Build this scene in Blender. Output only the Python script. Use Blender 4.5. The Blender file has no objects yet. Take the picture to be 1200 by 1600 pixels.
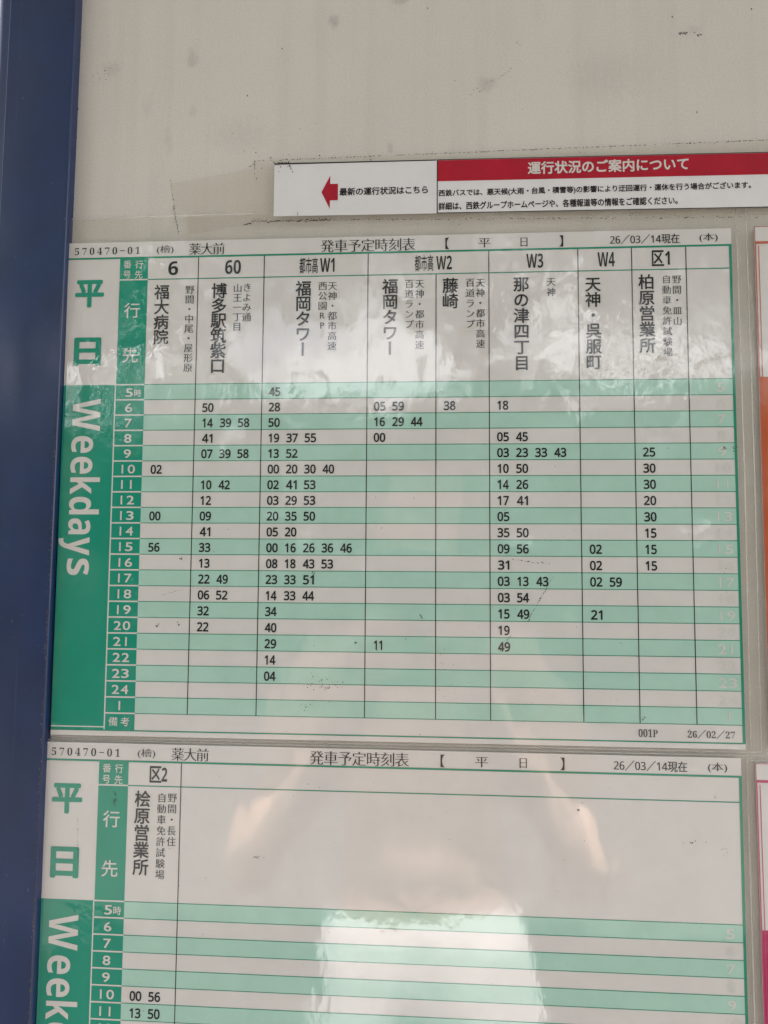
import bpy, math, random
from mathutils import Vector, Matrix
rnd = random.Random(11)
SC = bpy.context.scene
COL = SC.collection
U = 0.0086                       # one table row in metres
Z0 = 1.6014                      # world height of the upper sheet's first row line

# ------------------------------------------------------------------ camera
def make_camera():
    c = bpy.data.cameras.new('camera')
    c.sensor_fit = 'VERTICAL'; c.sensor_height = 24.0; c.lens = 24.0 * 1181.98 / 1600
    c.clip_start = 0.01; c.clip_end = 500
    o = bpy.data.objects.new('camera', c); COL.objects.link(o)
    R = ((0.99776606, -0.00626557, 0.06651036), (0.00132023, 0.99724701, 0.07413951), (-0.06679178, -0.07388608, 0.99502749))
    w = lambda v: Vector((v[0], v[2], -v[1]))
    right, up, back = w(R[0]), -w(R[1]), -w(R[2])
    M = Matrix((right, up, back)).transposed().to_4x4()
    M.translation = Vector((0.91188 * U, -47.232 * U, Z0 - 11.78625 * U))
    o.matrix_world = M
    SC.camera = o
    return M.translation.copy()
CAM = make_camera()

# ------------------------------------------------------------------ light
SUN_EL, SUN_AZ = math.radians(66), math.radians(12)        # behind the board, a little to the right
SC.view_settings.view_transform = 'Standard'; SC.view_settings.look = 'None'
SC.view_settings.gamma = 1; SC.view_settings.use_curve_mapping = False
SC.view_settings.exposure = 2.24
wd = bpy.data.worlds.new('World'); SC.world = wd; wd.use_nodes = True
nt = wd.node_tree
sky = nt.nodes.new('ShaderNodeTexSky'); sky.sky_type = 'NISHITA'; sky.sun_disc = False
sky.sun_elevation = SUN_EL; sky.sun_rotation = SUN_AZ; sky.air_density = 1.0; sky.dust_density = 3.0; sky.ozone_density = 1.0
tcw = nt.nodes.new('ShaderNodeTexCoord'); cn = nt.nodes.new('ShaderNodeTexNoise'); cn.inputs['Scale'].default_value = 3.2; cn.inputs['Detail'].default_value = 7
cm = nt.nodes.new('ShaderNodeMapping'); cm.inputs['Scale'].default_value = (1, 1, 2.2)
nt.links.new(tcw.outputs['Generated'], cm.inputs[0]); nt.links.new(cm.outputs[0], cn.inputs['Vector'])
cr_ = nt.nodes.new('ShaderNodeMapRange'); cr_.inputs[1].default_value = .34; cr_.inputs[2].default_value = .52; nt.links.new(cn.outputs['Fac'], cr_.inputs[0])
cx_ = nt.nodes.new('ShaderNodeMix'); cx_.data_type = 'RGBA'; cx_.inputs[7].default_value = (14, 14.2, 14.4, 1)      # sunlit cloud
nt.links.new(cr_.outputs[0], cx_.inputs[0]); nt.links.new(sky.outputs[0], cx_.inputs[6])
nt.links.new(cx_.outputs[2], nt.nodes['Background'].inputs[0]); nt.nodes['Background'].inputs[1].default_value = 0.062
sl = bpy.data.lights.new('sun', 'SUN'); sl.energy = 5.0; sl.angle = math.radians(0.5); sl.color = (1.0, 0.94, 0.86)
so = bpy.data.objects.new('sun', sl); COL.objects.link(so)
sd = Vector((math.sin(SUN_AZ) * math.cos(SUN_EL), math.cos(SUN_AZ) * math.cos(SUN_EL), math.sin(SUN_EL)))
so.rotation_euler = sd.to_track_quat('Z', 'Y').to_euler(); so.location = (0, 6, 8)
SC.cycles.use_denoising = True
SC.cycles.max_bounces = 8

# ------------------------------------------------------------------ helpers
def tag(o, label=None, cat=None, group=None, kind=None):
    if label: o['label'] = label
    if cat: o['category'] = cat
    if group: o['group'] = group
    if kind: o['kind'] = kind
    return o
def empty(name, loc=(0, 0, 0), roty=0.0):
    o = bpy.data.objects.new(name, None); COL.objects.link(o); o.location = loc; o.rotation_euler = (0, roty, 0)
    o.empty_display_size = 0.01
    return o
class MB:
    def __init__(s): s.v = []; s.f = []; s.sm = False
    def add(s, verts, faces):
        b = len(s.v); s.v += [tuple(x) for x in verts]; s.f += [tuple(i + b for i in f) for f in faces]
    def box(s, a, b):
        (x0, y0, z0), (x1, y1, z1) = a, b
        s.add([(x0,y0,z0),(x1,y0,z0),(x1,y1,z0),(x0,y1,z0),(x0,y0,z1),(x1,y0,z1),(x1,y1,z1),(x0,y1,z1)],
              [(3,2,1,0),(4,5,6,7),(0,1,5,4),(1,2,6,5),(2,3,7,6),(3,0,4,7)])
    def tube(s, pts, rad, n=8, cap=True):
        b = len(s.v); pts = [Vector(p) for p in pts]; m = len(pts)
        if not hasattr(rad, '__len__'): rad = [rad] * m
        prev = None
        for i, p in enumerate(pts):
            d = (pts[min(i + 1, m - 1)] - pts[max(i - 1, 0)]).normalized()
            if prev is None: a = d.orthogonal().normalized()
            else: a = (prev - d * prev.dot(d)).normalized()
            prev = a; c = d.cross(a)
            for k in range(n):
                t = 2 * math.pi * k / n
                s.v.append(tuple(p + (a * math.cos(t) + c * math.sin(t)) * rad[i]))
        for i in range(m - 1):
            for k in range(n):
                s.f.append((b + i*n + k, b + i*n + (k+1) % n, b + (i+1)*n + (k+1) % n, b + (i+1)*n + k))
        if cap:
            s.f.append(tuple(b + k for k in range(n))[::-1]); s.f.append(tuple(b + (m-1)*n + k for k in range(n)))
    def build(s, name, mat, parent=None, smooth=False, kind=None):
        me = bpy.data.meshes.new(name); me.from_pydata(s.v, [], s.f); me.update()
        if mat: me.materials.append(mat)
        if smooth: me.polygons.foreach_set('use_smooth', [True] * len(me.polygons))
        o = bpy.data.objects.new(name, me); COL.objects.link(o)
        if parent: o.parent = parent
        if kind: o['kind'] = kind
        return o
def quadF(mb, X0, Y0, X1, Y1, h):            # flat print, sheet units, h metres in front of the sheet
    mb.add([(X0*U, -h, -Y1*U), (X1*U, -h, -Y1*U), (X1*U, -h, -Y0*U), (X0*U, -h, -Y0*U)], [(0, 1, 2, 3)])

# ------------------------------------------------------------------ materials
def lin(r, g, b):
    f = lambda c: (c/255/12.92 if c <= 10 else ((c/255 + .055)/1.055)**2.4)
    return (f(r), f(g), f(b), 1)
def N(t, kind, **kw):
    n = t.nodes.new(kind)
    for k, v in kw.items(): setattr(n, k, v)
    return n
def coat_group():
    g = bpy.data.node_groups.new('film_surface', 'ShaderNodeTree')
    g.interface.new_socket('Normal', in_out='OUTPUT', socket_type='NodeSocketVector')
    g.interface.new_socket('Roughness', in_out='OUTPUT', socket_type='NodeSocketFloat')
    out = g.nodes.new('NodeGroupOutput'); L = g.links.new
    tc = N(g, 'ShaderNodeTexCoord')
    n1 = N(g, 'ShaderNodeTexNoise'); n1.inputs['Scale'].default_value = 22; n1.inputs['Detail'].default_value = 1.5
    n2 = N(g, 'ShaderNodeTexNoise'); n2.inputs['Scale'].default_value = 160; n2.inputs['Detail'].default_value = 2.0
    mp = N(g, 'ShaderNodeMapping'); mp.inputs['Scale'].default_value = (1.15, 1, 0.85)
    L(tc.outputs['Object'], mp.inputs[0]); L(mp.outputs[0], n1.inputs['Vector']); L(mp.outputs[0], n2.inputs['Vector'])
    b1 = N(g, 'ShaderNodeBump'); b1.inputs['Strength'].default_value = 1.0; b1.inputs['Distance'].default_value = 0.0007
    b2 = N(g, 'ShaderNodeBump'); b2.inputs['Strength'].default_value = 1.0; b2.inputs['Distance'].default_value = 0.0001
    n5 = N(g, 'ShaderNodeTexNoise'); n5.inputs['Scale'].default_value = 14; n5.inputs['Detail'].default_value = 2; L(tc.outputs['Object'], n5.inputs['Vector'])
    w5 = N(g, 'ShaderNodeMapRange'); w5.inputs[1].default_value = .48; w5.inputs[2].default_value = .66; w5.inputs[3].default_value = .25; w5.inputs[4].default_value = 1; L(n5.outputs['Fac'], w5.inputs[0]); L(w5.outputs[0], b2.inputs['Strength'])
    L(n1.outputs['Fac'], b1.inputs['Height']); L(n2.outputs['Fac'], b2.inputs['Height']); L(b1.outputs[0], b2.inputs['Normal'])
    n3 = N(g, 'ShaderNodeTexNoise'); n3.inputs['Scale'].default_value = 30; n3.inputs['Detail'].default_value = 6
    L(tc.outputs['Object'], n3.inputs['Vector'])
    mr = N(g, 'ShaderNodeMapRange'); mr.inputs[1].default_value = .35; mr.inputs[2].default_value = .75; mr.inputs[3].default_value = .035; mr.inputs[4].default_value = .085
    L(n3.outputs['Fac'], mr.inputs[0])
    L(b2.outputs[0], out.inputs['Normal']); L(mr.outputs[0], out.inputs['Roughness'])
    return g
FILM = coat_group()
def printed(name, col, var=0.035, coat=1.0, ior=1.8):
    m = bpy.data.materials.new(name); m.use_nodes = True; t = m.node_tree; L = t.links.new
    p = t.nodes['Principled BSDF']; p.inputs['Roughness'].default_value = .6; p.inputs['Specular IOR Level'].default_value = 0.2
    tc = N(t, 'ShaderNodeTexCoord'); n = N(t, 'ShaderNodeTexNoise'); n.inputs['Scale'].default_value = 55; n.inputs['Detail'].default_value = 7; n.inputs['Roughness'].default_value = .65
    L(tc.outputs['Object'], n.inputs['Vector'])
    mr = N(t, 'ShaderNodeMapRange'); mr.inputs[1].default_value = .3; mr.inputs[2].default_value = .7; mr.inputs[3].default_value = 1 - var; mr.inputs[4].default_value = 1 + var
    L(n.outputs['Fac'], mr.inputs[0])
    mx = N(t, 'ShaderNodeMix', data_type='RGBA', blend_type='MULTIPLY'); mx.inputs[0].default_value = 1; mx.inputs[6].default_value = col
    L(mr.outputs[0], mx.inputs[7]); L(mx.outputs[2], p.inputs['Base Color'])
    if coat:
        p.inputs['Coat Weight'].default_value = coat; p.inputs['Coat IOR'].default_value = ior
        g = N(t, 'ShaderNodeGroup'); g.node_tree = FILM
        L(g.outputs['Normal'], p.inputs['Coat Normal']); L(g.outputs['Roughness'], p.inputs['Coat Roughness'])
    return m
def plain(name, col, rough=.6, spec=.5, coat=0, var=.08, scale=40, bump=0, coatr=.05):
    m = bpy.data.materials.new(name); m.use_nodes = True; t = m.node_tree; L = t.links.new
    p = t.nodes['Principled BSDF']; p.inputs['Roughness'].default_value = rough; p.inputs['Specular IOR Level'].default_value = spec
    p.inputs['Coat Weight'].default_value = coat; p.inputs['Coat Roughness'].default_value = coatr
    tc = N(t, 'ShaderNodeTexCoord'); n = N(t, 'ShaderNodeTexNoise'); n.inputs['Scale'].default_value = scale; n.inputs['Detail'].default_value = 6
    L(tc.outputs['Object'], n.inputs['Vector'])
    mr = N(t, 'ShaderNodeMapRange'); mr.inputs[1].default_value = .3; mr.inputs[2].default_value = .7; mr.inputs[3].default_value = 1 - var; mr.inputs[4].default_value = 1 + var
    L(n.outputs['Fac'], mr.inputs[0])
    mx = N(t, 'ShaderNodeMix', data_type='RGBA', blend_type='MULTIPLY'); mx.inputs[0].default_value = 1; mx.inputs[6].default_value = col
    L(mr.outputs[0], mx.inputs[7]); L(mx.outputs[2], p.inputs['Base Color'])
    if bump:
        b = N(t, 'ShaderNodeBump'); b.inputs['Distance'].default_value = bump; L(n.outputs['Fac'], b.inputs['Height']); L(b.outputs[0], p.inputs['Normal'])
    return m
def clear_film(name, milk=.12, tint=(1, .995, .985, 1), milkcol=(.62, .59, .53, 1)):
    m = bpy.data.materials.new(name); m.use_nodes = True; t = m.node_tree; L = t.links.new
    t.nodes.remove(t.nodes['Principled BSDF']); out = t.nodes['Material Output']
    tr = N(t, 'ShaderNodeBsdfTransparent'); tr.inputs[0].default_value = tint
    df = N(t, 'ShaderNodeBsdfDiffuse'); df.inputs[0].default_value = milkcol
    m1 = N(t, 'ShaderNodeMixShader'); m1.inputs[0].default_value = milk; L(tr.outputs[0], m1.inputs[1]); L(df.outputs[0], m1.inputs[2])
    gl = N(t, 'ShaderNodeBsdfGlossy'); fr = N(t, 'ShaderNodeFresnel'); fr.inputs[0].default_value = 1.5
    ge = N(t, 'ShaderNodeNewGeometry'); io = N(t, 'ShaderNodeMapRange'); io.inputs[3].default_value = 1.5; io.inputs[4].default_value = 1/1.5
    L(ge.outputs['Backfacing'], io.inputs[0]); L(io.outputs[0], fr.inputs[0])
    g = N(t, 'ShaderNodeGroup'); g.node_tree = FILM; L(g.outputs['Normal'], gl.inputs['Normal']); L(g.outputs['Roughness'], gl.inputs['Roughness'])
    m2 = N(t, 'ShaderNodeMixShader'); L(fr.outputs[0], m2.inputs[0]); L(m1.outputs[0], m2.inputs[1]); L(gl.outputs[0], m2.inputs[2]); L(m2.outputs[0], out.inputs[0])
    return m

# ------------------------------------------------------------------ lettering
SANSD = {c: chr(0x1D7E2 + i) for i, c in enumerate('0123456789')}
BOLD = {c: chr(0x1D7EC + i) for i, c in enumerate('0123456789')}
BOLD.update({c: chr(0x1D5D4 + i) for i, c in enumerate('ABCDEFGHIJKLMNOPQRSTUVWXYZ')})
BOLD.update({c: chr(0x1D5EE + i) for i, c in enumerate('abcdefghijklmnopqrstuvwxyz')})
SERIF = {c: chr(0x1D7CE + i) for i, c in enumerate('0123456789')}; SERIF['P'] = chr(0x1D40F); SERIF['-'] = '\u2212'
SERIF['R'] = chr(0x1D411)
def ring(r, n=8): return [(r*math.cos(2*math.pi*k/n), r*math.sin(2*math.pi*k/n)) for k in range(n)] if r else []
STYLE = {            # character map, thinning across x and y, thickening stamps
    'goth':   ({}, 0, 0, [(0, 0)] + ring(.008, 4)),
    'cond':   (SANSD, 0, 0, [(0, 0), (.014, 0), (-.014, 0)]),
    'med':    (SANSD, 0, 0, [(0, 0)] + ring(.017)),
    'num':    (SANSD, 0, 0, [(0, 0)] + ring(.016, 6) + ring(.031, 10)),
    'bold':   (BOLD, 0, 0, [(0, 0)]),
    'heavy':  ({}, 0, 0, [(0, 0)] + ring(.016) + ring(.032, 12)),
    'black':  (SANSD, 0, 0, [(0, 0)] + ring(.026)),
    'serif':  (SERIF, .010, .002, [(0, 0)]),
    'mincho': ({}, -.001, .015, [(0, 0), (.006, 0), (-.006, 0)]),
    'minchob': ({}, 0, .008, [(0, 0), (.010, 0), (-.010, 0)]),
    'hour':   ({}, 0, 0, [(0, 0)] + ring(.012)),
    'hourcjk': ({}, 0, 0, [(0, 0)] + ring(.008, 4)),
}
GLYPH = {}
def need(strings):                             # strings: (style, text) -> filled outlines in GLYPH
    todo = {}
    for st, s in strings:
        if (st, s) not in GLYPH and (st, s) not in todo:
            mp = STYLE[st][0]
            c = bpy.data.curves.new('lettering', 'FONT'); c.body = ''.join(mp.get(ch, ch) for ch in s); c.size = 1; c.resolution_u = 3
            o = bpy.data.objects.new('lettering', c); COL.objects.link(o); todo[(st, s)] = o
    bpy.context.view_layer.update()
    dg = bpy.context.evaluated_depsgraph_get()
    polys = {}
    for k, o in todo.items():
        cu = o.to_curve(dg, apply_modifiers=False); loops = []
        for sp in cu.splines:
            bp = sp.bezier_points; n = len(bp); pts = []
            for i in range(n):
                a, b = bp[i], bp[(i + 1) % n]
                p0, p1, p2, p3 = a.co.xy, a.handle_right.xy, b.handle_left.xy, b.co.xy
                ch = p3 - p0; ln = ch.length
                flat = ln < 1e-6 or max(abs(ch.cross(p1 - p0)), abs(ch.cross(p2 - p0))) / max(ln, 1e-6) < 0.002
                m = 1 if flat else 4
                for j in range(m):
                    t = j / m; u = 1 - t
                    pts.append(p0*u**3 + p1*3*u*u*t + p2*3*u*t*t + p3*t**3)
            q = []
            for p in pts:
                if not q or (p - q[-1]).length > 1e-5: q.append(p)
            if len(q) > 2 and (q[0] - q[-1]).length < 1e-5: q.pop()
            if len(q) > 2: loops.append(q)
        polys[k] = loops
        o.to_curve_clear()
    for k, o in todo.items():
        c = o.data; bpy.data.objects.remove(o); bpy.data.curves.remove(c)
    tmp = []
    for k, loops in polys.items():
        ex, ey = STYLE[k[0]][1:3]
        if loops and (ex or ey):
            area = lambda q: sum(q[i-1].x*q[i].y - q[i].x*q[i-1].y for i in range(len(q))) / 2
            sgn = 1 if area(max(loops, key=lambda q: abs(area(q)))) > 0 else -1
            new = []
            for q in loops:
                r = []; n = len(q)
                for i in range(n):
                    d1 = (q[i] - q[i-1]).normalized(); d2 = (q[(i+1) % n] - q[i]).normalized()
                    n1 = Vector((-d1.y, d1.x)); n2 = Vector((-d2.y, d2.x)); b = n1 + n2
                    if b.length < .2: b = n2.copy()
                    b.normalize(); b /= max(b.dot(n2), .5)
                    r.append(q[i] + Vector((b.x*ex, b.y*ey)) * sgn)
                new.append(r)
            loops = new
        cu = bpy.data.curves.new('outline', 'CURVE'); cu.dimensions = '2D'; cu.fill_mode = 'BOTH'
        for q in loops:
            sp = cu.splines.new('POLY'); sp.points.add(len(q) - 1); sp.use_cyclic_u = True
            for i, p in enumerate(q): sp.points[i].co = (p.x, p.y, 0, 1)
        o = bpy.data.objects.new('outline', cu); COL.objects.link(o); tmp.append((k, o))
    bpy.context.view_layer.update(); dg = bpy.context.evaluated_depsgraph_get()
    for k, o in tmp:
        me = o.evaluated_get(dg).to_mesh()
        vs = [(v.co.x, v.co.y) for v in me.vertices]; fs = [tuple(p.vertices) for p in me.polygons]
        bb = (min(v[0] for v in vs), min(v[1] for v in vs), max(v[0] for v in vs), max(v[1] for v in vs)) if vs else (0, 0, 0, 0)
        GLYPH[k] = (vs, fs, bb); o.evaluated_get(dg).to_mesh_clear()
    for k, o in tmp:
        c = o.data; bpy.data.objects.remove(o); bpy.data.curves.remove(c)
def stamp(mb, key, sx, sy, cx, cy, gx, gy, h, rot=0.0):
    """glyph scaled (sx, sy), its own point (gx, gy) put at sheet point (cx, cy); rot in quarter turns clockwise"""
    vs, fs, bb = GLYPH[key]; c, s = math.cos(rot), math.sin(rot)
    for i, (dx, dy) in enumerate(STYLE[key[0]][3]):
        out = []
        for x, y in vs:
            a, b = (x - gx + dx) * sx, (y - gy + dy) * sy
            X, Y = a*c + b*s, -a*s + b*c
            out.append(((cx + X)*U, -h - i*1.5e-6, (-cy + Y)*U))
        mb.add(out, fs)
def is_cjk(ch): return ord(ch) > 0x2E00 and not 0x1D000 < ord(ch)
def put(mb, text, style, mode, x0, y0, x1, y1, size, h):
    ym = (y0 + y1) / 2; xm = (x0 + x1) / 2
    if mode == 'H':
        need([(style, text)]); bb = GLYPH[(style, text)][2]
        stamp(mb, (style, text), (x1 - x0)/(bb[2]-bb[0]), size/(bb[3]-bb[1]), xm, ym, (bb[0]+bb[2])/2, (bb[1]+bb[3])/2, h)
        return
    need([(style, ch) for ch in text]); n = len(text)
    def one(ch, cx, cy, sx, sy):
        bb = GLYPH[(style, ch)][2]
        if is_cjk(ch): gx, gy = .5, .38
        else: gx, gy = (bb[0]+bb[2])/2, (bb[1]+bb[3])/2
        if ch in '、。()【】': gx, gy = (bb[0]+bb[2])/2, (bb[1]+bb[3])/2
        if ch in 'ー' and mode == 'V': stamp(mb, (style, ch), sx*1.0, sy, cx, cy, .5, (bb[1]+bb[3])/2, h, math.pi/2); return
        stamp(mb, (style, ch), sx, sy, cx, cy, gx, gy, h)
    if mode == 'F':
        cj = any(is_cjk(c) for c in text)
        em = size/.92 if cj else size/.72
        w = size if cj else .5*em
        st = (x1 - x0 - w)/(n - 1) if n > 1 else 0
        for i, ch in enumerate(text):
            one(ch, (x0 + w/2 + i*st) if n > 1 else xm, ym, ((x1-x0)/.92 if n == 1 and ch not in '【】' else em), em)
    else:
        em = size/.94; st = (y1 - y0 - .93*em)/(n - 1)
        for i, ch in enumerate(text):
            a = 1 if is_cjk(ch) else .95
            one(ch, xm + (x1-x0)*(i/(n-1) - .5), y0 + .465*em + i*st, em*a, em*a)
# printed matter: (sheet, part, text, style, mode, x0, y0, x1, y1, size) in rows of the table
PRINT = [
    (0, 'stop_code', '570470−01', 'serif', 'F', -22.91, -8.98, -18.46, -8.98, 0.48),
    (0, 'depot_mark', '(檜)', 'mincho', 'H', -17.33, -8.98, -16.21, -8.98, 0.58),
    (0, 'stop_name', '薬大前', 'mincho', 'F', -15.17, -8.98, -12.79, -8.98, 0.8),
    (0, 'sheet_title', '発車予定時刻表', 'mincho', 'F', -6.46, -8.98, -0.35, -8.98, 0.85),
    (0, 'day_title', '【', 'mincho', 'F', 1.47, -8.98, 1.93, -8.98, 0.76),
    (0, 'day_title', '平', 'mincho', 'F', 3.67, -8.98, 4.46, -8.98, 0.67),
    (0, 'day_title', '日', 'mincho', 'F', 6.26, -8.98, 6.86, -8.98, 0.65),
    (0, 'day_title', '】', 'mincho', 'F', 8.72, -8.98, 9.08, -8.98, 0.75),
    (0, 'issue_date', '26\uff0f03\uff0f14現在', 'cond', 'H', 11.95, -8.98, 16.23, -8.98, 0.62),
    (0, 'copy_mark', '(本)', 'mincho', 'H', 17.45, -8.98, 18.56, -8.98, 0.58),
    (0, 'route_number', '6', 'bold', 'H', -16.53, -7.72, -15.87, -7.72, 0.94),
    (0, 'route_number', '60', 'bold', 'H', -12.74, -7.72, -11.7, -7.72, 0.94),
    (0, 'route_number', '都市高', 'goth', 'H', -7.85, -7.72, -6.65, -7.72, 1.06),
    (0, 'route_number', 'W1', 'bold', 'H', -6.5, -7.72, -5.56, -7.72, 0.92),
    (0, 'route_number', '都市高', 'goth', 'H', -0.38, -7.72, 0.8, -7.72, 1.05),
    (0, 'route_number', 'W2', 'bold', 'H', 0.99, -7.72, 1.99, -7.72, 0.91),
    (0, 'route_number', 'W3', 'bold', 'H', 6.7, -7.72, 7.76, -7.72, 0.94),
    (0, 'route_number', 'W4', 'bold', 'H', 11.15, -7.72, 12.21, -7.72, 0.93),
    (0, 'route_number', '区', 'med', 'H', 14.52, -7.72, 15.24, -7.72, 0.99),
    (0, 'route_number', '1', 'bold', 'H', 15.32, -7.72, 15.6, -7.72, 0.87),
    (0, 'destination', '福大病院', 'med', 'V', -16.91, -6.62, -16.91, -2.65, 0.98),
    (0, 'destination', '博多駅筑紫口', 'med', 'V', -13.1, -6.65, -13.1, -0.69, 1.01),
    (0, 'destination', '福岡タワー', 'med', 'V', -7.56, -6.7, -7.56, -1.71, 1.0),
    (0, 'destination', '福岡タワー', 'med', 'V', -1.95, -6.72, -1.95, -1.71, 0.98),
    (0, 'destination', '藤崎', 'med', 'V', 1.89, -6.7, 1.89, -4.72, 0.98),
    (0, 'destination', '那の津四丁目', 'med', 'V', 6.37, -6.69, 6.37, -0.67, 0.96),
    (0, 'destination', '天神・呉服町', 'med', 'V', 10.84, -6.6, 10.84, -0.68, 0.95),
    (0, 'destination', '柏原営業所', 'med', 'V', 14.14, -6.69, 14.14, -1.69, 0.96),
    (0, 'via_stops', '野間・中尾・屋形原', 'minchob', 'V', -15.05, -6.55, -15.05, -0.79, 0.59),
    (0, 'via_stops', 'きよみ通', 'minchob', 'V', -11.26, -6.62, -11.26, -4.08, 0.59),
    (0, 'via_stops', '山王一丁目', 'minchob', 'V', -11.88, -6.6, -11.88, -3.45, 0.59),
    (0, 'via_stops', '天神・都市高速', 'minchob', 'V', -5.67, -6.62, -5.67, -2.1, 0.58),
    (0, 'via_stops', '西公園RP', 'minchob', 'V', -6.31, -6.63, -6.31, -3.44, 0.58),
    (0, 'via_stops', '天神・都市高速', 'minchob', 'V', -0.06, -6.65, -0.06, -2.1, 0.57),
    (0, 'via_stops', '百道ランプ', 'minchob', 'V', -0.73, -6.66, -0.73, -3.45, 0.57),
    (0, 'via_stops', '天神・都市高速', 'minchob', 'V', 3.79, -6.64, 3.79, -2.12, 0.56),
    (0, 'via_stops', '百道ランプ', 'minchob', 'V', 3.15, -6.66, 3.15, -3.41, 0.57),
    (0, 'via_stops', '天神', 'minchob', 'V', 8.24, -6.61, 8.24, -5.39, 0.56),
    (0, 'via_stops', '野間・皿山', 'minchob', 'V', 16.0, -6.61, 16.0, -3.4, 0.55),
    (0, 'via_stops', '自動車免許試験場', 'minchob', 'V', 15.37, -6.62, 15.37, -1.45, 0.55),
    (0, 'form_code', '001P', 'serif', 'H', 13.15, 21.57, 14.28, 21.57, 0.47),
    (0, 'print_date', '26\uff0f02\uff0f27', 'serif', 'H', 16.03, 21.57, 18.78, 21.57, 0.53),
    (0, 'hour_heading', '番', 'goth', 'F', -19.54, -8.04, -19.02, -8.04, 0.54),
    (0, 'hour_heading', '行', 'goth', 'F', -18.75, -8.02, -18.23, -8.02, 0.54),
    (0, 'hour_heading', '号', 'goth', 'F', -19.55, -7.36, -19.03, -7.36, 0.54),
    (0, 'hour_heading', '先', 'goth', 'F', -18.77, -7.34, -18.25, -7.34, 0.54),
    (0, 'hour_heading', '行', 'goth', 'F', -19.39, -4.94, -18.35, -4.94, 0.99),
    (0, 'hour_heading', '先', 'goth', 'F', -19.4, -1.95, -18.38, -1.95, 0.98),
    (0, 'day_lettering', '平', 'heavy', 'H', -22.69, -6.11, -20.86, -6.11, 1.72),
    (0, 'day_lettering', '日', 'heavy', 'H', -22.62, -2.22, -20.96, -2.22, 1.76),
    (1, 'route_number', '区', 'med', 'H', -16.51, -7.72, -15.79, -7.72, 0.97),
    (1, 'route_number', '2', 'bold', 'H', -15.76, -7.72, -15.41, -7.72, 0.86),
    (1, 'destination', '桧原営業所', 'med', 'V', -16.93, -6.7, -16.93, -1.61, 0.98),
    (1, 'via_stops', '野間・長住', 'minchob', 'V', -15.04, -6.61, -15.04, -3.4, 0.57),
    (1, 'via_stops', '自動車免許試験場', 'minchob', 'V', -15.7, -6.59, -15.7, -1.4, 0.57),
]

# ------------------------------------------------------------------ setting
M_pave = plain('pavement_asphalt', (.085, .082, .078, 1), .85, .3, var=.2, scale=6, bump=.002)
M_blue = plain('blue_paint', (.005, .020, .078, 1), .45, .4, coat=.4, var=.16, scale=30, coatr=.12)
def wear(m):
    t = m.node_tree; L = t.links.new; p = t.nodes['Principled BSDF']; src = p.inputs['Base Color'].links[0].from_socket
    tc = N(t, 'ShaderNodeTexCoord'); last = src
    for sc_, lo, hi, k, col in (((260, 260, 5), .66, .80, .35, (.10, .13, .20, 1)), ((500, 500, 380), .70, .80, .5, (.16, .17, .19, 1)), ((26, 26, 9), .5, .8, .22, (.055, .065, .09, 1))):
        mp = N(t, 'ShaderNodeMapping'); mp.inputs['Scale'].default_value = sc_; n = N(t, 'ShaderNodeTexNoise'); n.inputs['Scale'].default_value = 1; n.inputs['Detail'].default_value = 4
        L(tc.outputs['Object'], mp.inputs[0]); L(mp.outputs[0], n.inputs['Vector'])
        mr = N(t, 'ShaderNodeMapRange'); mr.inputs[1].default_value = lo; mr.inputs[2].default_value = hi; mr.inputs[3].default_value = 0; mr.inputs[4].default_value = k; L(n.outputs['Fac'], mr.inputs[0])
        x = N(t, 'ShaderNodeMix', data_type='RGBA'); L(mr.outputs[0], x.inputs[0]); L(last, x.inputs[6]); x.inputs[7].default_value = col; last = x.outputs[2]
    L(last, p.inputs['Base Color'])
wear(M_blue)
M_dirt = plain('dirt', (.085, .075, .068, 1), .9, .2, var=.85, scale=90)
M_rust = plain('grime', (.12, .10, .09, 1), .9, .2, var=.4)
mb = MB(); mb.box((-30, -40, -.2), (30, 20, 0)); mb.build('pavement', M_pave, kind='structure')

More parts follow.
